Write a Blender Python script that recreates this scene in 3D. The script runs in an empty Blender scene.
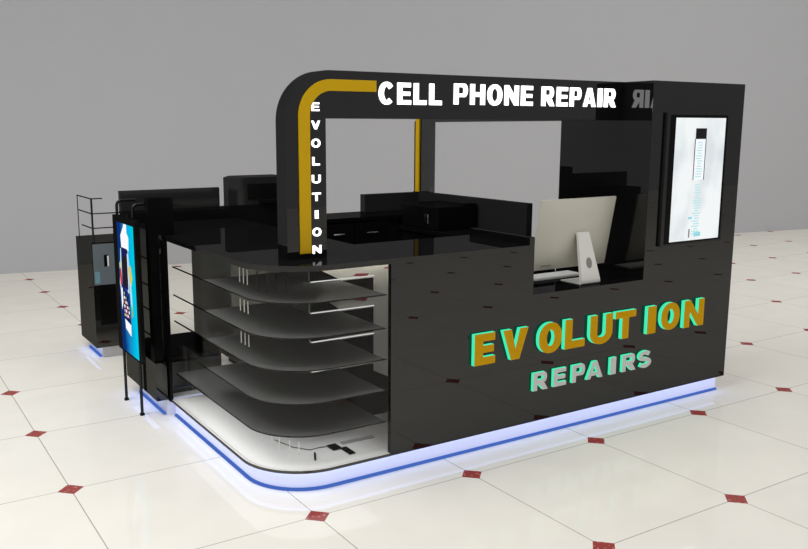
import bpy, bmesh, math, random
from mathutils import Vector, Matrix
random.seed(7)
COL = bpy.context.scene.collection
PI = math.pi

# ------------------------------------------------------------------ materials
def new_mat(name):
    m = bpy.data.materials.new(name); m.use_nodes = True
    nt = m.node_tree; nt.nodes.clear()
    out = nt.nodes.new('ShaderNodeOutputMaterial')
    return m, nt, out

def mirror_mat(name, diff=(.004, .004, .004), gl=(.055, .055, .055), rough=.0):
    """dark lacquer: a weak constant mirror over a near black body"""
    m, nt, out = new_mat(name)
    d = nt.nodes.new('ShaderNodeBsdfDiffuse'); d.inputs['Color'].default_value = (*diff, 1)
    g = nt.nodes.new('ShaderNodeBsdfGlossy'); g.inputs['Color'].default_value = (*gl, 1); g.inputs['Roughness'].default_value = rough
    a = nt.nodes.new('ShaderNodeAddShader')
    nt.links.new(d.outputs[0], a.inputs[0]); nt.links.new(g.outputs[0], a.inputs[1]); nt.links.new(a.outputs[0], out.inputs[0])
    return m

def pbr(name, col, rough=.5, metal=0, emis=None, es=0):
    m, nt, out = new_mat(name)
    p = nt.nodes.new('ShaderNodeBsdfPrincipled')
    p.inputs['Base Color'].default_value = (*col, 1); p.inputs['Roughness'].default_value = rough; p.inputs['Metallic'].default_value = metal
    if emis: p.inputs['Emission Color'].default_value = (*emis, 1); p.inputs['Emission Strength'].default_value = es
    nt.links.new(p.outputs[0], out.inputs[0])
    return m

def emit(name, col, s=1):
    m, nt, out = new_mat(name)
    e = nt.nodes.new('ShaderNodeEmission'); e.inputs[0].default_value = (*col, 1); e.inputs[1].default_value = s
    nt.links.new(e.outputs[0], out.inputs[0]); return m

M = {}
M['black'] = mirror_mat('gloss_black_laminate')
M['shelf'] = mirror_mat('dark_shelf_laminate', (.115, .115, .115), (.04, .04, .04), .05)
M['back'] = mirror_mat('dark_back_laminate', (.085, .085, .078), (.08, .08, .073), .0)
M['rearcab'] = mirror_mat('gloss_black_cabinet', (.006, .006, .0055), (.06, .06, .055), .0)
M['matte'] = mirror_mat('black_trim', (.004, .004, .004), (.01, .01, .01), .2)
M['steel'] = mirror_mat('dark_steel_tube', (.006, .006, .007), (.03, .03, .03), .2)
M['white'] = pbr('white_laminate', (.86, .86, .86), .25)
M['plinth'] = pbr('white_plinth_laminate', (.80, .80, .82), .4)
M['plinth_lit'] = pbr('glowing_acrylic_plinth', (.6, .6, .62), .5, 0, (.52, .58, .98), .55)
M['edge_glow'] = emit('white_edge_glow', (1, 1, 1), .9)  # glow added to brighten the white shelf edges
M['yellow'] = mirror_mat('yellow_stripe', (.60, .36, .008), (.10, .07, .01), .1)
M['letter_yellow'] = mirror_mat('yellow_letter_face', (.60, .315, .0), (.035, .03, .01), .0)
M['letter_grey'] = mirror_mat('pale_letter_face', (.60, .62, .60), (.05, .05, .05), .0)
M['letter_green'] = emit('lit_green_letter_side', (.06, .93, .50), .95)
M['letter_white'] = emit('lit_white_letter', (1, 1, 1), 2.6)
M['pearl'] = pbr('pearl_white_plastic', (.60, .58, .50), .35)
M['pearl2'] = pbr('satin_white_stand', (.78, .77, .72), .3)
M['grey'] = pbr('grey_plastic', (.25, .24, .22), .4)
M['darkgrey'] = pbr('dark_grey_ink', (.06, .06, .06), .5)
M['chrome'] = pbr('polished_chrome', (.8, .8, .8), .12, 1)
M['rod'] = pbr('white_peg', (.85, .85, .83), .4)
M['led'] = emit('blue_led_tube', (.06, .14, .50), 1.0)
M['ledwide'] = emit('pale_blue_led_strip', (.30, .42, 1.0), 4.0)
M['phoneblack'] = mirror_mat('phone_black', (.003, .003, .003), (.03, .03, .03))
M['ink_cyan'] = emit('pale_cyan_ink', (.50, .80, .86), 1)
M['ink_cyan2'] = emit('stronger_cyan_ink', (.28, .68, .78), 1)
M['ink_black'] = emit('dark_backlit_ink', (.016, .016, .018), 1)
M['ink_white'] = emit('white_backlit_ink', (.95, .97, 1.0), 1)
M['ink_blue'] = emit('blue_backlit_ink', (.02, .05, .35), 1)
M['ink_navy'] = emit('navy_backlit_ink', (.012, .014, .10), 1)
M['ink_red'] = emit('red_backlit_ink', (.6, .06, .05), 1)
M['ink_yellow'] = emit('yellow_backlit_ink', (.75, .6, .10), 1)
M['ink_green'] = emit('green_backlit_ink', (.30, .50, .16), 1)
M['ink_pink'] = emit('pink_backlit_ink', (.75, .40, .55), 1)

def glass_mat():
    m, nt, out = new_mat('clear_glass')
    t = nt.nodes.new('ShaderNodeBsdfTransparent'); t.inputs[0].default_value = (.955, .955, .945, 1)
    g = nt.nodes.new('ShaderNodeBsdfGlossy'); g.inputs['Color'].default_value = (.010, .010, .010, 1); g.inputs['Roughness'].default_value = 0
    a = nt.nodes.new('ShaderNodeAddShader')
    nt.links.new(t.outputs[0], a.inputs[0]); nt.links.new(g.outputs[0], a.inputs[1]); nt.links.new(a.outputs[0], out.inputs[0])
    return m
M['glass'] = glass_mat()

def floor_mat():
    m, nt, out = new_mat('cream_tile_with_red_diamonds')
    N = nt.nodes; L = nt.links
    tc = N.new('ShaderNodeTexCoord'); sp = N.new('ShaderNodeSeparateXYZ'); L.new(tc.outputs['Object'], sp.inputs[0])
    def mt(op, a, b=None, clamp=False):
        n = N.new('ShaderNodeMath'); n.operation = op; n.use_clamp = clamp
        for i, v in enumerate((a, b)):
            if v is None: continue
            if isinstance(v, (int, float)): n.inputs[i].default_value = v
            else: L.new(v, n.inputs[i])
        return n.outputs[0]
    ax = mt('PINGPONG', sp.outputs[0], .5); ay = mt('PINGPONG', sp.outputs[1], .5)
    dia = mt('LESS_THAN', mt('ADD', ax, ay), .072)
    line = mt('LESS_THAN', mt('MINIMUM', ax, ay), .0028)
    # faint per tile tone and marbling
    cell = N.new('ShaderNodeTexWhiteNoise'); cell.noise_dimensions = '2D'
    fl = N.new('ShaderNodeVectorMath'); fl.operation = 'FLOOR'; L.new(tc.outputs['Object'], fl.inputs[0]); L.new(fl.outputs[0], cell.inputs['Vector'])
    no = N.new('ShaderNodeTexNoise'); no.inputs['Scale'].default_value = 3.0; no.inputs['Detail'].default_value = 5; L.new(tc.outputs['Object'], no.inputs['Vector'])
    r1 = N.new('ShaderNodeMapRange'); r1.inputs['To Min'].default_value = .985; r1.inputs['To Max'].default_value = 1.01; L.new(cell.outputs['Value'], r1.inputs[0])
    r2 = N.new('ShaderNodeMapRange'); r2.inputs['From Min'].default_value = .3; r2.inputs['From Max'].default_value = .7
    r2.inputs['To Min'].default_value = .975; r2.inputs['To Max'].default_value = 1.02; L.new(no.outputs['Fac'], r2.inputs[0])
    v = mt('MULTIPLY', r1.outputs[0], r2.outputs[0])
    base = N.new('ShaderNodeMix'); base.data_type = 'RGBA'; base.blend_type = 'MULTIPLY'; base.inputs[0].default_value = 1
    base.inputs[6].default_value = (.785, .755, .685, 1); cv = N.new('ShaderNodeCombineXYZ')
    for i in range(3): L.new(v, cv.inputs[i])
    L.new(cv.outputs[0], base.inputs[7])
    mx1 = N.new('ShaderNodeMix'); mx1.data_type = 'RGBA'; L.new(line, mx1.inputs[0]); L.new(base.outputs[2], mx1.inputs[6]); mx1.inputs[7].default_value = (.36, .34, .30, 1)
    # diamond with small speckles
    vo = N.new('ShaderNodeTexNoise'); vo.inputs['Scale'].default_value = 42; L.new(tc.outputs['Object'], vo.inputs['Vector'])
    dr = N.new('ShaderNodeMix'); dr.data_type = 'RGBA'; L.new(mt('GREATER_THAN', vo.outputs['Fac'], .62), dr.inputs[0])
    dr.inputs[6].default_value = (.30, .055, .05, 1); dr.inputs[7].default_value = (.48, .20, .17, 1)
    mx2 = N.new('ShaderNodeMix'); mx2.data_type = 'RGBA'; L.new(dia, mx2.inputs[0]); L.new(mx1.outputs[2], mx2.inputs[6]); L.new(dr.outputs[2], mx2.inputs[7])
    d = N.new('ShaderNodeBsdfDiffuse'); L.new(mx2.outputs[2], d.inputs[0])
    g = N.new('ShaderNodeBsdfGlossy'); g.inputs['Color'].default_value = (.07, .07, .07, 1); g.inputs['Roughness'].default_value = .035
    a = N.new('ShaderNodeAddShader'); L.new(d.outputs[0], a.inputs[0]); L.new(g.outputs[0], a.inputs[1]); L.new(a.outputs[0], out.inputs[0])
    return m
M['floor'] = floor_mat()

def wall_mat():
    m, nt, out = new_mat('plain_grey_paint')
    N = nt.nodes; L = nt.links
    tc = N.new('ShaderNodeTexCoord'); no = N.new('ShaderNodeTexNoise'); no.inputs['Scale'].default_value = 1.5; L.new(tc.outputs['Object'], no.inputs['Vector'])
    cr = N.new('ShaderNodeMapRange'); cr.inputs['To Min'].default_value = WALL*.99; cr.inputs['To Max'].default_value = WALL*1.01; L.new(no.outputs['Fac'], cr.inputs[0])
    d = N.new('ShaderNodeBsdfDiffuse'); cc = N.new('ShaderNodeCombineColor'); ml = N.new('ShaderNodeMath'); ml.operation = 'MULTIPLY'; ml.inputs[1].default_value = 1.035
    L.new(cr.outputs[0], ml.inputs[0]); L.new(cr.outputs[0], cc.inputs[0]); L.new(cr.outputs[0], cc.inputs[1]); L.new(ml.outputs[0], cc.inputs[2])
    L.new(cc.outputs[0], d.inputs[0]); L.new(d.outputs[0], out.inputs[0]); return m
WALL = .545
M['wall'] = wall_mat()

def tv_mat():
    """backlit print, dark blue at the far edge to cyan at the near edge"""
    m, nt, out = new_mat('cyan_blue_backlit_print')
    N = nt.nodes; L = nt.links
    tc = N.new('ShaderNodeTexCoord'); sp = N.new('ShaderNodeSeparateXYZ'); L.new(tc.outputs['Generated'], sp.inputs[0])
    no = N.new('ShaderNodeTexNoise'); no.inputs['Scale'].default_value = 4; L.new(tc.outputs['Generated'], no.inputs['Vector'])
    ad = N.new('ShaderNodeMath'); ad.operation = 'MULTIPLY_ADD'; L.new(no.outputs['Fac'], ad.inputs[0]); ad.inputs[1].default_value = .35; L.new(sp.outputs[1], ad.inputs[2])
    cr = N.new('ShaderNodeValToRGB'); e = cr.color_ramp.elements
    e[0].position = .12; e[0].color = (.0, .62, .80, 1)
    e[1].position = 1.15; e[1].color = (.004, .03, .16, 1)
    for p, c in ((.42, (.0, .50, .78, 1)), (.68, (.01, .22, .55, 1)), (.95, (.004, .05, .22, 1))):
        q = cr.color_ramp.elements.new(p); q.color = c
    L.new(ad.outputs[0], cr.inputs[0])
    em = N.new('ShaderNodeEmission'); L.new(cr.outputs[0], em.inputs[0]); L.new(em.outputs[0], out.inputs[0]); return m
M['tv'] = tv_mat()
def lightbox_mat():
    m, nt, out = new_mat('white_backlit_print')
    N = nt.nodes; L = nt.links
    tc = N.new('ShaderNodeTexCoord'); no = N.new('ShaderNodeTexNoise'); no.inputs['Scale'].default_value = 2.2; L.new(tc.outputs['Generated'], no.inputs['Vector'])
    cr = N.new('ShaderNodeValToRGB'); e = cr.color_ramp.elements
    e[0].position = .35; e[0].color = (.72, .77, .79, 1); e[1].position = .55; e[1].color = (.90, .93, .94, 1); L.new(no.outputs['Fac'], cr.inputs[0])
    em = N.new('ShaderNodeEmission'); L.new(cr.outputs[0], em.inputs[0]); L.new(em.outputs[0], out.inputs[0]); return m
M['lightbox'] = lightbox_mat()
M['poster'] = mirror_mat('grey_blue_print', (.135, .16, .175), (.03, .03, .03), .05)
M['poster_streak'] = mirror_mat('light_blue_print', (.16, .30, .36), (.03, .03, .03), .05)

# ------------------------------------------------------------------ helpers
def thing(name, label, cat, loc=(0, 0, 0), group=None):
    o = bpy.data.objects.new(name, None); COL.objects.link(o); o.location = loc; o.empty_display_size = .1
    o['label'] = label; o['category'] = cat
    if group: o['group'] = group
    return o
def tag(o, label, cat, group=None):
    o['label'] = label; o['category'] = cat
    if group: o['group'] = group
    return o
def wloc(o):
    v = Vector((0, 0, 0))
    while o: v += o.location; o = o.parent
    return v
def obj(name, bm, mat, parent=None, origin=None, smooth=False, mats=None):
    """one mesh object; bm is in world coordinates"""
    bmesh.ops.recalc_face_normals(bm, faces=bm.faces)
    me = bpy.data.meshes.new(name)
    base = wloc(parent) if parent else Vector((0, 0, 0))
    if origin is None:
        vs = [v.co for v in bm.verts]
        mn = [min(v[i] for v in vs) for i in range(3)]; mx = [max(v[i] for v in vs) for i in range(3)]
        origin = Vector(((mn[0]+mx[0])/2, (mn[1]+mx[1])/2, mn[2]))
    origin = Vector(origin)
    bmesh.ops.translate(bm, verts=bm.verts, vec=-origin)
    if smooth:
        for f in bm.faces: f.smooth = True
        for e in bm.edges:
            if len(e.link_faces) == 2 and e.calc_face_angle(0) > .6: e.smooth = False
    bm.to_mesh(me); bm.free()
    for mm in (mats or [mat]): me.materials.append(mm)
    o = bpy.data.objects.new(name, me); COL.objects.link(o)
    if parent: o.parent = parent
    o.location = origin - base
    return o
def BM(): return bmesh.new()
def add_box(bm, x0, x1, y0, y1, z0, z1, bev=0, mi=0):
    vs = [bm.verts.new(p) for p in ((x0,y0,z0),(x1,y0,z0),(x1,y1,z0),(x0,y1,z0),(x0,y0,z1),(x1,y0,z1),(x1,y1,z1),(x0,y1,z1))]
    fs = [bm.faces.new([vs[i] for i in q]) for q in ((0,3,2,1),(4,5,6,7),(0,1,5,4),(1,2,6,5),(2,3,7,6),(3,0,4,7))]
    for f in fs: f.material_index = mi
    if bev:
        es = list({e for f in fs for e in f.edges})
        bmesh.ops.bevel(bm, geom=es, offset=bev, segments=2, affect='EDGES', profile=.6)
    return bm
def box(*a, **k): return add_box(BM(), *a, **k)
def prism(pts, z0, z1, bm=None, axis='z', mi_side=0, mi_top=0, bev=0):
    """extrude a polygon. axis z: pts are (x,y); axis y: pts are (x,z) extruded over y; axis x: pts are (y,z) extruded over x"""
    bm = bm or BM()
    f3 = {'z': lambda p, h: (p[0], p[1], h), 'y': lambda p, h: (p[0], h, p[1]), 'x': lambda p, h: (h, p[0], p[1])}[axis]
    a = [bm.verts.new(f3(p, z0)) for p in pts]; b = [bm.verts.new(f3(p, z1)) for p in pts]
    n = len(pts); fs = []
    for i in range(n):
        f = bm.faces.new((a[i], a[(i+1) % n], b[(i+1) % n], b[i])); f.material_index = mi_side; fs.append(f)
    for q in (a[::-1], b):
        f = bm.faces.new(q); f.material_index = mi_top; fs.append(f)
    return bm
def tube(bm, pts, r, seg=10):
    pts = [Vector(p) for p in pts]; rings = []
    n = len(pts); up = None
    for i, p in enumerate(pts):
        t = (pts[min(i+1, n-1)] - pts[max(i-1, 0)]).normalized()
        if up is None:
            up = Vector((0, 0, 1)) if abs(t.z) < .9 else Vector((1, 0, 0))
        s = t.cross(up).normalized(); up = s.cross(t).normalized()
        rings.append([bm.verts.new(p + r*(math.cos(2*PI*k/seg)*s + math.sin(2*PI*k/seg)*up)) for k in range(seg)])
    for a, b in zip(rings, rings[1:]):
        for k in range(seg): bm.faces.new((a[k], a[(k+1) % seg], b[(k+1) % seg], b[k]))
    bm.faces.new(rings[0][::-1]); bm.faces.new(rings[-1]); return bm
def arc(cx, cy, r, a0, a1, n=14):
    return [(cx + r*math.cos(math.radians(a0 + (a1-a0)*i/n)), cy + r*math.sin(math.radians(a0 + (a1-a0)*i/n))) for i in range(n+1)]
def bend(p0, p1, p2, r, n=6):
    """round the corner p1 of a path"""
    p0, p1, p2 = map(Vector, (p0, p1, p2)); a = p1 + (p0-p1).normalized()*r; b = p1 + (p2-p1).normalized()*r
    return [tuple((1-t)**2*a + 2*t*(1-t)*p1 + t*t*b) for t in [i/n for i in range(n+1)]]

# ------------------------------------------------------------------ glyphs (outline, holes) in height 1
def rr(x0, y0, x1, y1, rx, ry, n=7):
    """rounded rectangle, corners elliptical"""
    out = []
    for cx, cy, a in ((x1-rx, y1-ry, 0), (x0+rx, y1-ry, 90), (x0+rx, y0+ry, 180), (x1-rx, y0+ry, 270)):
        for i in range(n+1):
            t = math.radians(a + 90*i/n); out.append((cx + rx*math.cos(t), cy + ry*math.sin(t)))
    return out
def glyph(ch, w, s, t):
    if ch == 'E': return [[(0,0),(w,0),(w,t),(s,t),(s,.5-t*.46),(w*.93,.5-t*.46),(w*.93,.5+t*.46),(s,.5+t*.46),(s,1-t),(w*.98,1-t),(w*.98,1),(0,1)]]
    if ch == 'L': return [[(0,0),(w,0),(w,t*1.05),(s,t*1.05),(s,1),(0,1)]]
    if ch == 'I': return [[(0,0),(w,0),(w,1),(0,1)]]
    if ch == 'T': return [[(w/2-s/2,0),(w/2+s/2,0),(w/2+s/2,1-t),(w,1-t),(w,1),(0,1),(0,1-t),(w/2-s/2,1-t)]]
    if ch == 'V': return [[(w/2-s*.52,0),(w/2+s*.52,0),(w,1),(w-s*1.05,1),(w/2,.36),(s*1.05,1),(0,1)]]
    if ch == 'H': return [[(0,0),(s,0),(s,.5-t*.55),(w-s,.5-t*.55),(w-s,0),(w,0),(w,1),(w-s,1),(w-s,.5+t*.55),(s,.5+t*.55),(s,1),(0,1)]]
    if ch == 'N': return [[(0,0),(s*.95,0),(s*.95,.56),(w-s*.97,0),(w,0),(w,1),(w-s*.95,1),(w-s*.95,.45),(s*.97,1),(0,1)]]
    if ch == 'O': return [rr(0,-.02,w,1.02,w*.48,.47,10), rr(s,t*.9,w-s,1-t*.9,(w-2*s)*.48,.3,10)]
    if ch == 'U':
        o = [(0,1)] + [(w*.5 + w*.5*math.cos(math.radians(a)), .36 + .38*math.sin(math.radians(a))) for a in range(180, 361, 15)] + [(w,1),(w-s,1)]
        k = w*.5 - s
        o += [(w*.5 + k*math.cos(math.radians(a)), .36 + (.38-t)*math.sin(math.radians(a))) for a in range(360, 179, -15)] + [(s,1)]
        return [o]
    if ch == 'P':
        top = 1; mid = .36
        ry = (top-mid)/2
        o = [(0,0),(s,0),(s,mid)] + [(w-ry*.62 + ry*.62*math.cos(math.radians(a)), mid+ry + ry*math.sin(math.radians(a))) for a in range(-90, 91, 15)] + [(0,1)]
        hy = ry - t*.82
        h = [(s,mid+ry-hy)] + [(w-ry*.62 - s*.35 + max(.01, ry*.62 - s*.55)*math.cos(math.radians(a)), mid+ry + hy*math.sin(math.radians(a))) for a in range(-90, 91, 22)] + [(s,mid+ry+hy)]
        return [o, h]
    if ch == 'R':
        mid = .41; ry = (1-mid)/2; bw = w*.93
        o = [(0,0),(s,0),(s,mid-.02),(s+.03,mid-.02),(w-s*1.12,0),(w,0),(w*.80,.34),(w*.72,.42)]
        o += [(bw-ry*.7 + ry*.7*math.cos(math.radians(a)), mid+ry + ry*math.sin(math.radians(a))) for a in range(-70, 91, 16)] + [(0,1)]
        hy = ry - t*.80
        h = [(s,mid+ry-hy)] + [(bw-ry*.7 - s*.3 + max(.01, ry*.7-s*.6)*math.cos(math.radians(a)), mid+ry + hy*math.sin(math.radians(a))) for a in range(-90, 91, 22)] + [(s,mid+ry+hy)]
        return [o, h]
    if ch == 'A':
        o = [(0,0),(s*1.02,0),(w*.5-(w*.5-s*1.02)*.82,.17),(w*.5+(w*.5-s*1.02)*.82,.17),(w-s*1.02,0),(w,0),(w/2+s*.55,1),(w/2-s*.55,1)]
        h = [(w/2-(w*.5-s)*.55,.36),(w/2+(w*.5-s)*.55,.36),(w/2,.76)]
        return [o, h]
    if ch in 'CS':
        if ch == 'C':
            path = [(w*.5 + (w*.5-s*.5)*math.cos(math.radians(a)), .5 + (.52-t*.5)*math.sin(math.radians(a))) for a in range(38, 323, 12)]
        else:
            rx = w*.5 - s*.45; ry = (1.04-t)/4
            path = [(w*.5 + rx*math.cos(math.radians(a)), .5+ry + ry*math.sin(math.radians(a))) for a in range(25, 271, 15)]
            path += [(w*.5 + rx*math.cos(math.radians(a)), .5-ry + ry*math.sin(math.radians(a))) for a in range(75, -156, -15)]
        L_, R_ = [], []
        n = len(path)
        for i, p in enumerate(path):
            a = path[max(0, i-1)]; b = path[min(n-1, i+1)]
            dx, dy = b[0]-a[0], b[1]-a[1]; d = math.hypot(dx, dy); nx, ny = -dy/d, dx/d
            hw = math.hypot(nx*s, ny*t)/2
            L_.append((p[0]+nx*hw, p[1]+ny*hw)); R_.append((p[0]-nx*hw, p[1]-ny*hw))
        return [L_ + R_[::-1]]
WID = dict(E=.90, V=1.05, O=1.06, L=.86, U=1.05, T=.95, I=.36, N=1.05, C=1.02, P=.94, H=1.04, R=1.03, A=1.06, S=.92)
def letter(ch, x, z, w, h, y_back, y_front, s, t, parent, face, side=None, slant=0):
    """a raised letter standing on a wall that faces -y; x is its left edge, z its foot"""
    cu = bpy.data.curves.new('tmp', 'CURVE'); cu.dimensions = '2D'; cu.fill_mode = 'BOTH'; cu.extrude = abs(y_back-y_front)/2
    for poly in glyph(ch, w/h, s, t):
        sp = cu.splines.new('POLY'); sp.points.add(len(poly)-1); sp.use_cyclic_u = True
        for p, q in zip(sp.points, poly): p.co = (q[0]*h + slant*q[1]*h, q[1]*h, 0, 1)
    tmp = bpy.data.objects.new('tmp', cu); COL.objects.link(tmp)
    me = bpy.data.meshes.new_from_object(tmp.evaluated_get(bpy.context.evaluated_depsgraph_get()))
    bpy.data.objects.remove(tmp); bpy.data.curves.remove(cu)
    bm = BM(); bm.from_mesh(me); bpy.data.meshes.remove(me)
    bmesh.ops.remove_doubles(bm, verts=bm.verts, dist=1e-5)
    for v in bm.verts: v.co = Vector((x + v.co.x, (y_back+y_front)/2 - v.co.z, z + v.co.y))
    bm.normal_update()
    for f in bm.faces: f.material_index = 1 if (side and abs(f.normal.y) < .5) else 0
    return obj('letter', bm, None, parent, mats=[face] + ([side] if side else []))
def word(text, x0, x1, z, h, y_back, y_front, s, t, parent, face, side=None, gap=.09):
    adv = [WID[c] if c != ' ' else .38 for c in text]
    tot = sum(adv) + gap*(len(text)-1); k = (x1-x0)/(tot*h); x = x0
    for c, a in zip(text, adv):
        if c != ' ': letter(c, x, z, a*h*k, h, y_back, y_front, s, t, parent, face, side)
        x += (a+gap)*h*k

# ------------------------------------------------------------------ the setting
o = obj('floor', box(-14, 30, -14, 14, -.05, 0), M['floor'], origin=(0, 0, 0)); o['kind'] = 'structure'
# back wall runs along the line the floor ends at
A = Vector((-.262, 8.657, 0)); B = Vector((14.02, 5.869, 0)); d = (B-A).normalized(); nrm = Vector((-d.y, d.x, 0))
P0 = A - d*10; P1 = B + d*12
bm = prism([(P0.x, P0.y), (P1.x, P1.y), (P1.x+nrm.x*.2, P1.y+nrm.y*.2), (P0.x+nrm.x*.2, P0.y+nrm.y*.2)], 0, 6.5)
o = obj('wall_back', bm, M['wall']); o['kind'] = 'structure'

# ------------------------------------------------------------------ kiosk outline
XL, YF, XP, XN, XT, XR = -.14, .25, .606, 1.655, 2.652, 3.615
CR = .37
def Lshape(off, yend, xend, yin, xin):
    """L-shaped plan: outer edge follows the rounded corner at offset off, inner edge at xin / yin"""
    x0, y0 = XL+off, YF+off; r = CR-off; c = (XL+CR, YF+CR)
    out = [(x0, yend)] + arc(c[0], c[1], r, 180, 270, 16) + [(xend, y0), (xend, yin), (xin, yin), (xin, yend)]
    return out

# --- white plinth with its led strip
t = thing('kiosk_plinth', 'long white plinth with blue glow under the kiosk front and rounded corner', 'plinth', (1.7, .9, 0))
PO = .035
pl = [(XL+PO, 1.88)] + arc(XL+CR, YF+CR, CR-PO, 180, 270, 14) + [(XR-.05, YF+PO), (XR-.05, 1.05), (XT+.03, 1.05), (XT+.03, .80), (.31, .80), (.31, 1.88)]
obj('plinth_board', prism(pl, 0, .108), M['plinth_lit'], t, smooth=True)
def strip_bm(o0, o1, z0, z1, yend=1.86):
    out = [(XL+o0, yend)] + arc(XL+CR, YF+CR, CR-o0, 180, 270, 14) + [(XR-.052, YF+o0)]
    inn = [(XR-.052, YF+o1)] + arc(XL+CR, YF+CR, CR-o1, 270, 180, 14) + [(XL+o1, yend)]
    return prism(out+inn, z0, z1)
obj('led_tube', strip_bm(.018, .035, .0, .014), M['led'], t)
obj('glow_strip', strip_bm(.012, .034, .1062, .1078), M['ledwide'], t)

# --- glazed display case
case = thing('glass_display_case', 'rounded corner glass display case with dark shelves under the black countertop', 'display case', (.2, 1.0, .1))
obj('base_board', prism(Lshape(0, 1.838, XP-.002, .86, .42), .1085, .125), M['white'], case, smooth=True)
def rim():
    a = [(XL-.004, 1.838)] + arc(XL+CR, YF+CR, CR+.004, 180, 270, 16) + [(XP-.002, YF-.004)]
    b = [(XP-.002, YF)] + arc(XL+CR, YF+CR, CR, 270, 180, 16) + [(XL, 1.838)]
    return prism(a+b, .109, .1245)
o = obj('edge_trim', rim(), mirror_mat('olive_grey_edge', (.05, .048, .036), (.05, .05, .05)), case, smooth=True); o['label'] = 'dark olive edge trim'
def pane():
    a = [(XL+.008, 1.838)] + arc(XL+CR, YF+CR, CR-.008, 180, 270, 20) + [(XP-.002, YF+.008)]
    b = [(XP-.002, YF+.014)] + arc(XL+CR, YF+CR, CR-.014, 270, 180, 20) + [(XL+.014, 1.838)]
    return prism(a+b, .125, 1.219)
obj('curved_glass', pane(), M['glass'], case, smooth=True)
BLACK_SHEEN = mirror_mat('black_laminate_grey_sheen', (.019, .019, .019), (.03, .03, .03), .05)  # black laminate with the grey room reflection put into its body colour
for z in (1.044, .853, .674, .489, .306):
    sh = Lshape(.035, 1.835 if z < .4 else 1.25, .59, .812, .398)
    s_ = obj('shelf', prism(sh, z-.005, z+.003, mi_side=1), None, case, mats=[M['shelf'], M['matte']])
    obj('shelf_rail', tube(BM(), [(.59, YF+.038, z-.001), (XP-.002, YF+.038, z-.001)], .003, 6), M['matte'], s_)
    obj('shelf_rail', box(XL+.035, XL+.041, 1.25, 1.836, z-.005, z+.003), M['matte'], s_)
obj('added_glow_panel', prism([(XL+.05, 1.8)] + arc(XL+CR, YF+CR, CR-.05, 180, 270, 12) + [(.57, YF+.05), (.57, YF+.30)] + [(.25, YF+.30), (.15, .72), (.15, 1.8)], .296, .3005), emit('added_white_glow', (1, 1, 1), 1.0), case)  # added glowing sheet under the lowest shelf, brightens the white base
cream = pbr('floor_glimpse_board', (.80, .77, .70), .5)  # added board, stands in for bright floor glimpsed past the shelves
cb = obj('floor_glimpse_board', prism([(.402, .43), (.854, .43), (1.02, .345), (1.45, .345), (1.45, 1.2185), (.402, 1.2185)], .835, .846, axis='y'), cream, case); cb['label'] = 'added cream board standing in for the floor glimpsed past the shelves'
mred = pbr('red_tile', (.38, .05, .06), .4)
for q in ([(.706,1.056),(.728,1.070),(.822,1.062),(.80,1.042)], [(.706,.905),(.742,.917),(.814,.906),(.792,.889)], [(.93,1.083),(.94,1.091),(1.0,1.089),(.99,1.079)]):
    obj('floor_diamond_mark', prism(q, .8335, .8349, axis='y'), mred, cb)  # stand in for red floor diamonds glimpsed past the shelves
# black back of the shelves, one piece for each shelf, cut away where the floor stand-in shows
for q in ([(.402,1.048),(.60,1.048),(.454,1.125),(.40,1.2185)], [(.402,.864),(.596,.864),(.509,.925),(.80,.935),(.844,.935),(.844,1.036),(.402,1.036)],
          [(.402,.684),(.844,.690),(.844,.846),(.402,.846)], [(.402,.497),(.844,.503),(.844,.666),(.402,.666)], [(.402,.314),(.844,.320),(.844,.481),(.402,.481)], [(.402,.126),(.844,.126),(.844,.300),(.402,.300)]):
    obj('rear_panel', prism(q, .818, .828, axis='y'), M['matte'], case)
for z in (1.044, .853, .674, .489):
    obj('white_edge', box(.402, .845, .812, .817, z+.0035, z+(.0075 if z > .6 else .006)), M['edge_glow'], case)
obj('glow_strip', box(.42, 1.40, .76, .775, 1.210, 1.2185), emit('added_warm_glow', (1, .97, .90), 16), case)  # added out of sight under the countertop to brighten the board behind
obj('glow_strip', box(.616, .630, .283, .293, .45, 1.20), emit('added_fill_glow', (1, .98, .93), 2.6), case)  # added out of sight behind the front panel as fill for the board
obj('back_panel', box(.402, .414, .85, 2.88, .27, 1.2185), M['back'], case)
obj('floor_board', box(XP, 1.4, .285, .86, .1085, .125), M['white'], case)
obj('low_panel', box(.86, 1.5, .85, .86, .110, .50), M['matte'], case)
obj('post', box(-.150, -.130, 1.842, 1.922, .1085, 1.2185), M['matte'], case)
random.seed(3)
def pegs(pts, z1, h, mat):
    for x, y in pts:
        obj('peg', tube(BM(), [(x, y, z1-h), (x, y, z1)], .003, 6), mat, case)
for z in (1.18, 1.0, .81):
    pegs([(-.05, .815), (-.05, .76), (-.05, .707)], z, .085 if z > 1 else .07, M['rod'])
pegs([(-.03, .62), (.0, .56), (.03, .50), (.07, .46)], 1.18, .11, M['matte'])
pegs([(.06, .80), (.075, .70), (.09, .63), (.12, .56), (.15, .50)], .20, .075, M['rod'])

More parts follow.
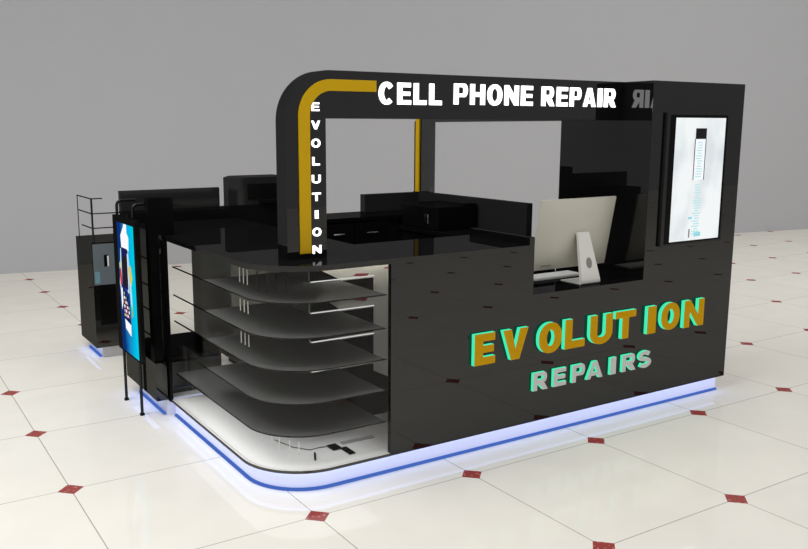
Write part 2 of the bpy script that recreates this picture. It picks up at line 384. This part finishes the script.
# --- things lying on the case floor
g = 'handsets lying in the case'
tag(obj('phone', box(.345, .405, .45, .535, .1255, .133, bev=.002), M['phoneblack']), 'black handset lying on the white case floor nearer the rounded corner', 'phone', g)
tag(obj('phone', box(.395, .435, .35, .46, .1255, .133, bev=.002), M['phoneblack']), 'narrow black handset lying on the white case floor nearest the front glass and front panel', 'phone', g)
M['tray'] = pbr('grey_tray', (.35, .35, .35), .4)
tag(obj('tray', box(.44, .66, .505, .54, .1255, .132, bev=.001), M['tray']), 'long thin grey tray lying across the white case floor', 'tray')
tag(obj('pen', tube(BM(), [(.19, .38, .130), (.235, .47, .130)], .006, 8), M['phoneblack']), 'short black stick lying near the glass on the white case floor', 'pen')
tag(obj('cable', tube(BM(), [(.13, .78, .128), (.17, .62, .128), (.235, .53, .128), (.30, .535, .128), (.34, .525, .128)], .0025, 6), M['darkgrey']), 'thin grey cable lying over the white case floor', 'cable')

# --- front panel of the sales counter
ct = thing('sales_counter', 'long gloss black front counter with a cut-out for the computer', 'counter', (1.7, .5, .1))
pts = [(XP, .108), (XT, .108), (XT, .937), (XN, .937), (XN, 1.219), (XP, 1.219)]
obj('front_panel', prism(pts, YF, YF+.03, axis='y'), M['black'], ct)
obj('work_surface', box(XN, XT, YF+.03, .84, .907, .937), M['black'], ct)
obj('notch_cheek', box(XN-.03, XN, YF+.03, .84, .937, 1.219), M['black'], ct)
obj('inner_panel', box(XN-.03, XT, .80, .83, .108, .907), M['black'], ct)
obj('upstand', box(XN-.040, XN, YF, .84, 1.2492, 1.296), M['black'], ct)
# --- countertop
top = Lshape(0, 2.95, XN, .85, .72)
tag(obj('countertop', prism(top, 1.219, 1.249), M['black'], smooth=True), 'gloss black countertop wrapping the rounded left corner of the kiosk', 'countertop')

# --- front arch with yellow stripe
ar = thing('header_arch', 'black arch standing on the countertop with a yellow stripe along its rounded edge', 'arch', (.2, .55, 1.249))
AX, AI, AZ, AB = .100, .342, 2.262, 2.007
R1 = .27
pts = [(AX, 1.2495)] + [(AX+R1 + R1*math.cos(math.radians(a)), AZ-R1 + R1*math.sin(math.radians(a))) for a in range(180, 89, -6)] + [(XT-.001, AZ), (XT-.001, AB), (AI, AB), (AI, 1.2495)]
obj('frame', prism(pts, .50, .62, axis='y'), M['black'], ar, smooth=True)
SX0, SX1, SZ0, SZ1 = .175, .241, 2.153, 2.214
ro = .20; ri = ro-(SX1-SX0)
pts = [(SX0, 1.278)] + [(SX0+ro + ro*math.cos(math.radians(a)), SZ1-ro + ro*math.sin(math.radians(a))) for a in range(180, 89, -6)] + [(.66, SZ1), (.66, SZ0)]
pts += [(SX1+ri + ri*math.cos(math.radians(a)), SZ0-ri + ri*math.sin(math.radians(a))) for a in range(90, 181, 6)] + [(SX1, 1.278)]
o = obj('stripe', prism(pts, .490, .4999, axis='y'), M['yellow'], ar, smooth=True); o['label'] = 'yellow stripe'
sg = thing('header_sign', 'big lit white letters reading CELL PHONE REPAIR on the header of the arch', 'sign', (1.6, .5, 2.08))
for tx, a, b, z in (('CELL', .664, 1.116, 2.084), ('PHONE', 1.190, 1.826, 2.090), ('REPAIR', 1.885, 2.572, 2.090)):
    word(tx, a+.016, b-.002, z+.003,   .121, .4999, .492,   .255, .20, sg, M['letter_white'], gap=.22)
sv = thing('post_sign', 'small lit white letters reading EVOLUTION downwards on the arch post', 'sign', (.28, .5, 1.27))
for i, c in enumerate('EVOLUTION'):
    w = {'I': .020, 'E': .046, 'L': .044}.get(c, .052)
    letter(c, .279-w/2, 2.045-.0965*i, w, .045, .4999, .494, .25, .20, sv, M['letter_white'])

# --- side arch over the right flank
sa = thing('side_arch', 'black arch with yellow edge running behind the header from rear post to tower', 'arch', (2.66, 2.0, 1.36))
pts = [(1.09, AB), (2.765, AB), (2.765, 1.366), (2.90, 1.366)] + [(2.90-.22 + .22*math.cos(math.radians(a)), AZ-.22 + .22*math.sin(math.radians(a))) for a in range(0, 91, 9)] + [(1.09, AZ)]
side_black = mirror_mat('dark_grey_laminate', (.012, .012, .012), (.085, .085, .085), .05)
obj('frame', prism(pts, 2.66, 2.72, axis='x'), side_black, sa, smooth=True)
pts = [(2.93, 1.366), (2.985, 1.366)] + [(2.985-.26 + .26*math.cos(math.radians(a)), 2.25-.26 + .26*math.sin(math.radians(a))) for a in range(0, 91, 9)]
pts += [(2.93-.19 + .19*math.cos(math.radians(a)), 2.195-.19 + .19*math.sin(math.radians(a))) for a in range(90, -1, -9)]
o = obj('stripe', prism(pts, 2.652, 2.668, axis='x'), M['yellow'], sa, smooth=True); o['label'] = 'yellow stripe'
pts = [(2.895, 1.366), (3.03, 1.366), (3.03, 2.0), (2.895, 2.2)]
obj('stripe_backing', prism(pts, 2.670, 2.72, axis='x'), M['matte'], sa)

# --- tall tower with light box
tw = thing('display_tower', 'tall gloss black tower at the right end of the kiosk', 'tower', (3.13, .67, .108))
obj('body', box(XT+.0005, XR, YF, 1.087, .108, AZ, bev=.002), M['black'], tw)
lb = thing('light_box', 'portrait light box with a phone picture on the black tower front', 'light box', (3.11, .25, 1.15))
obj('frame', prism([(2.782, 1.155), (3.437, 1.155), (3.437, 2.057), (2.782, 2.057)], .230, .2497, axis='y'), BLACK_SHEEN, lb)
obj('bezel', prism([(2.815, 1.168), (3.418, 1.168), (3.418, 2.042), (2.815, 2.042)], .2285, .2298, axis='y'), M['matte'], lb)
obj('backlit_print', prism([(2.868, 1.180), (3.393, 1.180), (3.393, 2.023), (2.868, 2.023)], .2272, .2284, axis='y'), M['lightbox'], lb)
ph = obj('printed_phone', prism(rr(3.075, 1.60, 3.185, 1.945, .015, .015), .2260, .2269, axis='y'), M['ink_white'], lb)
def flat(name, x0, x1, z0, z1, mat, par, y=.2252): return obj(name, box(x0, x1, y, y+.0006, z0, z1), mat, par)
flat('phone_top', 3.075, 3.190, 1.88, 1.953, M['ink_black'], ph, .2249)
flat('phone_edge', 3.070, 3.078, 1.60, 1.88, M['ink_black'], ph); flat('phone_edge', 3.184, 3.191, 1.60, 1.88, M['ink_black'], ph)
random.seed(11)
for i in range(14):
    z = 1.86-.018*i
    flat('pixel_row', 3.092+random.random()*.02, 3.165-random.random()*.02, z-.008, z, M['ink_cyan'], ph)
for i in range(20):
    z = 1.57-.018*i
    flat('pixel_row', 3.085+random.random()*.03, 3.175-random.random()*.03, z-.009, z, M['ink_cyan'], lb)
flat('pixel_row', 3.12, 3.19, 1.205, 1.235, M['ink_cyan2'], lb); flat('caption', 3.06, 3.075, 1.20, 1.26, M['tray'], lb); flat('pixel_row', 3.05, 3.09, 1.33, 1.345, M['ink_cyan2'], lb)

# --- EVOLUTION REPAIRS on the front panel
ev = thing('logo_sign', 'big yellow raised letters with green lit sides reading EVOLUTION on the front panel', 'sign', (2.2, .25, .55))
for c, x, w, zz, h in (('E',1.160,.165,.556,.193),('V',1.378,.21,.553,.193),('O',1.672,.20,.556,.19),('L',1.893,.185,.556,.193),('U',2.118,.215,.552,.195),('T',2.352,.205,.555,.192),('I',2.668,.090,.555,.193),('O',2.808,.20,.562,.187),('N',3.050,.225,.550,.197)):
    letter(c, x+.020, zz, w*.97, h, .2499, .222, .34, .25, ev, M['letter_yellow'], M['letter_green'])
rp = thing('subtitle_sign', 'small pale raised letters with green lit sides reading REPAIRS on the front panel', 'sign', (2.2, .25, .31))
for c, x, w in (('R',1.635,.125),('E',1.808,.112),('P',1.973,.115),('A',2.105,.150),('I',2.325,.055),('R',2.440,.135),('S',2.605,.125)):
    letter(c, x+.028, .317, w, .118, .2499, .230, .30, .23, rp, M['letter_grey'], M['letter_green'])

# --- computer
mo = thing('computer_monitor', 'pearl white all-in-one computer seen from behind, on the counter cut-out', 'computer', (2.2, .46, .937))
def monitor():
    bm = BM()
    # front face flat, back slightly domed; built upright then tilted
    x0, x1, h = 1.865, 2.542, .475; nx, nz = 14, 10; th = .036
    def back(u, v): return -(.012 + th*(1-(2*u-1)**4)*(1-(2*v-1)**4))
    gb = [[bm.verts.new((x0+(x1-x0)*i/nx, back(i/nx, j/nz), h*j/nz)) for i in range(nx+1)] for j in range(nz+1)]
    gf = [[bm.verts.new((x0+(x1-x0)*i/nx, .006, h*j/nz)) for i in range(nx+1)] for j in range(nz+1)]
    for j in range(nz):
        for i in range(nx):
            bm.faces.new((gb[j][i], gb[j][i+1], gb[j+1][i+1], gb[j+1][i])); bm.faces.new((gf[j][i], gf[j+1][i], gf[j+1][i+1], gf[j][i+1]))
    for i in range(nx):
        bm.faces.new((gb[0][i], gf[0][i], gf[0][i+1], gb[0][i+1])); bm.faces.new((gb[nz][i], gb[nz][i+1], gf[nz][i+1], gf[nz][i]))
    for j in range(nz):
        bm.faces.new((gb[j][0], gb[j+1][0], gf[j+1][0], gf[j][0])); bm.faces.new((gb[j][nx], gf[j][nx], gf[j+1][nx], gb[j+1][nx]))
    return bm
TIL = math.radians(10)
def tilt(bm):
    for v in bm.verts:
        y, z = v.co.y, v.co.z
        v.co.y = .515 + y*math.cos(TIL) - z*math.sin(TIL); v.co.z = 1.030 + y*math.sin(TIL) + z*math.cos(TIL)
    return bm
obj('housing', tilt(monitor()), M['pearl'], mo, smooth=True)
o = obj('screen', tilt(box(1.885, 2.522, .0062, .009, .06, .455)), M['phoneblack'], mo); o['label'] = 'black glass screen on the far side'
bm = BM()
for i in range(7): add_box(bm, 1.93+.013*i, 1.939+.013*i, -.0285, -.0262, .030, .038)
obj('small_print', tilt(bm), M['grey'], mo)
# stand: an arm rising from a foot plate
prof = [(.335,.9375),(.520,.9375),(.520,.944),(.352,.946),(.347,.957),(.415,1.262),(.437,1.262),(.443,1.275),(.398,1.275),(.327,.962),(.327,.945)]
bm = prism(prof, 2.150, 2.322, axis='x')
for v in bm.verts:
    if v.co.z > 1.0:
        c = 2.222; f = .58; v.co.x = c + (v.co.x-2.236)*f
obj('stand', bm, M['pearl2'], mo)
bm = BM(); n = 20
c0 = Vector((2.236, .3505, 1.075)); up = Vector((0, .066, .315)).normalized()
vs = [bm.verts.new(c0 + Vector((1,0,0))*.025*math.cos(2*PI*k/n) + up*.036*math.sin(2*PI*k/n)) for k in range(n)]
vs2 = [bm.verts.new(v.co + Vector((0, .012, 0))) for v in vs]
bm.faces.new(vs); bm.faces.new(vs2[::-1])
for k in range(n): bm.faces.new((vs[k], vs[(k+1)%n], vs2[(k+1)%n], vs2[k]))
o = obj('cable_hole', bm, M['grey'], mo); o['label'] = 'grey oval cable hole'
kb = thing('keyboard', 'slim white keyboard lying on the counter behind the computer', 'keyboard', (2.2, .67, .937))
obj('base', box(1.985, 2.42, .585, .725, .9375, .952, bev=.003), M['pearl2'], kb)
bm = BM()
for r in range(5):
    for c in range(14): add_box(bm, 1.993+c*.0303, 2.019+c*.0303, .592+r*.0262, .615+r*.0262, .952, .956)
obj('keys', bm, M['rod'], kb)

# --- right flank: inner counter and upstand
rc = thing('side_counter', 'gloss black side counter with raised back along the right flank behind the tower', 'counter', (2.6, 2.0, 0))
obj('upstand', box(2.661, 2.72, 1.44, 3.03, 0, 1.365), BLACK_SHEEN, rc)
obj('worktop', box(2.20, 2.660, 1.10, 2.60, 1.080, 1.11), M['black'], rc)
obj('cabinet_body', box(2.24, 2.660, 1.10, 2.60, 0, 1.08), M['black'], rc)
# --- back counter
bc = thing('back_counter', 'low gloss black back counter with drawers facing into the kiosk', 'counter', (1.9, 2.8, 0))
obj('cabinet_body', box(1.30, 2.655, 2.62, 3.03, 0, 1.17), M['black'], bc)
obj('worktop', box(1.28, 2.657, 2.601, 3.04, 1.17, 1.20), M['black'], bc)
for x in (1.60, 1.93):
    dr = obj('drawer', box(x-.155, x+.155, 2.603, 2.6195, .93, 1.15, bev=.003), M['matte'], bc)
    obj('handle', tube(BM(), [(x-.055, 2.603, 1.065), (x-.05, 2.585, 1.065), (x+.05, 2.585, 1.065), (x+.055, 2.603, 1.065)], .006, 8), M['chrome'], dr)
tag(obj('upstand', box(2.075, 2.655, 2.95, 3.03, 1.2005, 1.358), BLACK_SHEEN), 'black raised panel on the back counter below the yellow-edged rear post', 'panel')
# guessed terminal on the side counter, sized to fill a dark reflection
tm = thing('guessed_register', 'guessed black cash register standing in for a dark reflection, with a small chrome fitting on the side counter inside the kiosk', 'register', (2.45, 2.3, 1.11))
obj('body', box(2.23, 2.64, 2.04, 2.58, 1.1105, 1.31, bev=.012), M['matte'], tm)
obj('display', box(2.50, 2.64, 2.04, 2.12, 1.3105, 1.322, bev=.002), M['matte'], tm)
obj('fitting', box(2.215, 2.229, 2.16, 2.225, 1.16, 1.24, bev=.003), M['chrome'], tm)

# --- back left
bl = thing('counter_riser', 'long black raised panel at the rear left end of the countertop, behind the blue poster', 'panel', (.3, 2.9, 1.2495))
obj('base', box(-.138, .715, 2.70, 2.95, 1.2495, 1.325), M['matte'], bl)
obj('board', box(-.138, .664, 2.90, 2.95, 1.3255, 1.480), BLACK_SHEEN, bl)
tb = thing('tall_cabinet', 'tall black cabinet at the rear of the kiosk, just left of the arch post', 'cabinet', (1.2, 3.0, 0))
pts = [(.727, 2.87), (.727, 2.97), (.868, 3.20), (1.275, 3.20), (1.275, 3.06), (1.275, 2.87)]
obj('body', prism(pts, 0, 1.555), BLACK_SHEEN, tb)
obj('side_box', box(1.276, 1.70, 3.055, 3.20, 0, 1.53), BLACK_SHEEN, tb)
obj('inset', box(.90, 1.20, 2.861, 2.8695, 1.38, 1.50), M['matte'], tb)
obj('ledge', box(1.0, 1.20, 2.80, 2.869, 1.345, 1.365), M['matte'], tb)
obj('low_front', box(.727, 1.275, 2.855, 2.8695, 0, 1.33), M['matte'], tb)

# --- black post board at the end of the glass case, with lower cabinet
ep = thing('end_cabinet', 'low black cabinet with a tall dark end board beside the blue poster', 'cabinet', (-.18, 2.2, .12))
obj('end_board', box(-.232, -.168, 1.90, 1.97, .386, 1.50), M['matte'], ep)
obj('top_block', box(-.167, -.06, 1.90, 1.97, 1.2495, 1.50), M['matte'], ep)
obj('side_box', box(-.235, -.16, 1.87, 1.984, .12, .385), M['rearcab'], ep)
obj('cabinet_body', box(-.235, .28, 1.985, 2.60, .12, .385, bev=.002), M['rearcab'], ep)
obj('top_board', box(-.225, .29, 1.985, 2.60, .3855, .391), M['matte'], ep)
obj('side_board', box(-.155, -.105, 1.926, 1.984, .125, .384), M['rearcab'], ep)
sp_ = obj('side_panel', box(-.14, -.122, 1.985, 2.58, .392, 1.2185), M['rearcab'], ep)
for z in (1.044, .853, .674, .489):
    obj('shelf_edge', box(-.144, -.1405, 1.985, 2.58, z-.006, z+.002), M['matte'], sp_)
pe = thing('end_plinth', 'short white plinth with blue glow under the low black end cabinet', 'plinth', (0, 2.2, 0))
obj('plinth_board', box(-.16, .25, 1.90, 2.52, 0, .119), M['plinth'], pe)
obj('led_tube', box(-.178, -.161, 1.92, 2.50, 0, .014), M['led'], pe)
obj('glow_strip', box(-.222, -.18, 2.0, 2.55, .118, .1195), M['ledwide'], pe)

# --- poster on tubular stand
st = thing('tube_stand', 'two dark bent steel tubes rising from the floor beside the blue poster', 'stand', (-.3, 2.2, 0))
for x, y in ((-.306, 2.378), (-.306, 1.994)):
    zt = 1.455
    path = [(x, y, .012), (x, y, .7)] + bend((x, y, .7), (x, y, zt), (x+.14, y, zt), .04) + [(x+.135, y, zt)]
    tb_ = obj('tube', tube(BM(), path, .0105, 12), M['steel'], st, smooth=True)
    obj('foot', tube(BM(), [(x, y, 0), (x, y, .014)], .017, 14), M['matte'], tb_)
tv = thing('blue_poster', 'bright cyan and blue backlit phone poster hung on the tube stand', 'poster', (-.34, 2.1, .43))
def plane_x(name, y0, y1, z0, z1, mat, par, x=-.3535, d=.0008): return obj(name, box(x-d, x, y0, y1, z0, z1), mat, par)
obj('housing', box(-.352, -.3185, 1.80, 2.335, .415, 1.365, bev=.003), M['matte'], tv)
pr = plane_x('print', 1.838, 2.225, .432, 1.325, M['tv'], tv, -.3525)
def poly_x(name, pts, mat, par, x=-.3537, d=.0008): return obj(name, prism(pts, x-d, x, axis='x'), mat, par)
poly_x('glow', [(2.13,1.16),(2.14,1.24),(2.07,1.30),(2.05,1.325),(1.99,1.325),(1.99,1.27),(1.95,1.24),(1.96,1.15)], M['ink_white'], pr)
poly_x('glow', [(2.18,1.0),(2.21,.9),(2.19,.84),(2.15,.95),(2.145,1.15),(2.16,1.15)], M['ink_cyan'], pr)
poly_x('glow', [(1.975,1.15),(1.95,1.0),(1.93,.85),(1.925,.75),(1.945,.72),(1.97,.86),(1.985,1.14)], M['ink_cyan'], pr)
ph = poly_x('printed_phone', rr(1.985, .60, 2.135, 1.16, .02, .02), M['ink_navy'], pr, -.3540)
poly_x('phone_screen', [(2.02,.90),(2.12,.90),(2.12,1.10),(2.02,1.10)], M['ink_black'], ph, -.3548)
poly_x('phone_edge', [(1.985,.86),(1.998,.86),(1.998,1.13),(1.985,1.13)], M['ink_white'], ph, -.3549)
poly_x('phone_foot', [(1.985,.565),(2.11,.60),(2.12,.665),(1.98,.645)], M['ink_white'], ph, -.3549)
random.seed(5)
pal = ['ink_red', 'ink_yellow', 'ink_blue', 'ink_white', 'ink_pink', 'ink_blue', 'ink_green', 'ink_white', 'ink_cyan2', 'ink_navy']
for r in range(7):
    for c in range(4):
        y0 = 2.0+c*.034; z0 = .685+r*.030
        plane_x('icon', y0, y0+.022, z0, z0+.019, M[pal[(r*3+c*7) % 10]], ph, -.3549)
poly_x('splash', [(2.19,.99),(2.16,1.02),(2.145,.93),(2.17,.88),(2.19,.90)], M['ink_red'], pr, -.3547)
poly_x('splash', [(2.20,1.04),(2.17,1.06),(2.165,1.02),(2.19,1.0)], M['ink_yellow'], pr, -.3547)
poly_x('splash', [(1.975,1.04),(1.93,1.06),(1.90,.98),(1.925,.92),(1.96,.95)], M['ink_yellow'], pr, -.3547)
poly_x('splash', [(1.95,.76),(1.93,.80),(1.92,.72),(1.95,.70)], M['ink_green'], pr, -.3547)
poly_x('splash', [(2.19,.86),(2.15,.88),(2.145,.78),(2.18,.72)], M['ink_white'], pr, -.3547)

# --- separate rear cabinet at far left
rcab = thing('rear_cabinet', 'small freestanding black cabinet at the far left behind the kiosk', 'cabinet', (0, 3.85, .1))
obj('body', box(-.215, .32, 3.59, 4.14, .1, 1.008, bev=.002), M['rearcab'], rcab)
obj('niche', box(-.165, .30, 3.582, 3.5895, .30, .62), M['matte'], rcab)
rpp = thing('rear_plinth', 'small plinth with blue glow under the far left cabinet', 'plinth', (0, 3.85, 0))
obj('plinth_board', box(-.155, .26, 3.65, 4.08, 0, .099), M['plinth'], rpp)
obj('led_tube', box(-.175, -.156, 3.67, 4.06, 0, .016), M['led'], rpp)
obj('glow_strip', box(-.203, -.176, 3.62, 4.10, .098, .0995), M['ledwide'], rpp)
ps = thing('grey_poster', 'grey blue poster of a small phone on the front of the far left cabinet', 'poster', (-.1, 3.585, .64))
def plane_y(name, x0, x1, z0, z1, mat, par, y=3.587): return obj(name, box(x0, x1, y, y+.0009, z0, z1), mat, par)
plane_y('print', -.205, .02, .645, .995, M['poster'], ps, 3.5885)
plane_y('printed_phone', -.115, -.075, .80, .90, M['phoneblack'], ps); plane_y('phone_glint', -.088, -.076, .80, .89, M['rod'], ps, 3.586)
plane_y('streak', -.195, -.155, .66, .76, M['poster_streak'], ps)
rk = thing('wire_rack', 'thin black open wire rack standing on the far left cabinet', 'rack', (-.1, 3.8, 1.008))
for (x, y), r in (((-.19, 3.60), .0085), ((-.2, 4.06), .004)):
    obj('upright', tube(BM(), [(x, y, 1.008), (x, y, 1.378)], r, 8), M['steel'], rk)
for z, y1, x1 in ((1.375, 4.06, -.10), (1.250, 4.06, .20), (1.128, 3.93, .20)):
    path = [(-.2, y1, z), (-.192, 3.60, z), (x1, 3.60, z)]
    obj('rail', tube(BM(), [path[0], path[1]], .0055, 6), M['steel'], rk)
    obj('rail', tube(BM(), [path[1], path[2]], .0055, 6), M['steel'], rk)
obj('upright', tube(BM(), [(.20, 3.60, 1.008), (.20, 3.60, 1.255)], .0055, 8), M['steel'], rk)

# ------------------------------------------------------------------ camera
cam = bpy.data.cameras.new('camera'); co = bpy.data.objects.new('camera', cam); COL.objects.link(co)
co.location = (-1.8756, -3.5635, 1.9557); co.rotation_euler = (PI/2-.1729, 0, -.5547)
cam.sensor_width = 36; cam.lens = 36*839.587/808; cam.shift_x = 31.2168/808; cam.clip_end = 200
bpy.context.scene.camera = co

# ------------------------------------------------------------------ light
w = bpy.data.worlds.new('world'); bpy.context.scene.world = w; w.use_nodes = True
nt = w.node_tree; nt.nodes.clear(); N = nt.nodes; L = nt.links
out = N.new('ShaderNodeOutputWorld'); bg = N.new('ShaderNodeBackground')
tc = N.new('ShaderNodeTexCoord'); sp = N.new('ShaderNodeSeparateXYZ'); L.new(tc.outputs['Generated'], sp.inputs[0])
cr = N.new('ShaderNodeValToRGB'); e = cr.color_ramp.elements
e[0].position = .42; e[0].color = (.375, .375, .375, 1); e[1].position = .95; e[1].color = (.80, .80, .80, 1)
L.new(sp.outputs[2], cr.inputs[0]); L.new(cr.outputs[0], bg.inputs[0]); L.new(bg.outputs[0], out.inputs[0]); bg.inputs[1].default_value = 1.0
def area(name, loc, target, sx, sy, power, col=(1, 1, 1)):
    l = bpy.data.lights.new(name, 'AREA'); l.shape = 'RECTANGLE'; l.size = sx; l.size_y = sy; l.energy = power; l.color = col
    o = bpy.data.objects.new(name, l); COL.objects.link(o); o.location = loc
    o.rotation_euler = (Vector(target)-Vector(loc)).to_track_quat('-Z', 'Y').to_euler(); return o
area('ceiling_panel_light', (-2.6, .8, 5.5), (-.8, .6, 0), 4, 4, 238, (1, 1, 1))
area('ceiling_panel_light', (9, -2, 7.0), (9, 1, 0), 7, 7, 190, (1, .99, .97))

sc = bpy.context.scene
sc.view_settings.view_transform = 'Standard'; sc.view_settings.look = 'None'; sc.view_settings.gamma = 1; sc.view_settings.use_curve_mapping = False
sc.view_settings.exposure = 0
sc.cycles.max_bounces = 10; sc.cycles.transparent_max_bounces = 24; sc.cycles.glossy_bounces = 6
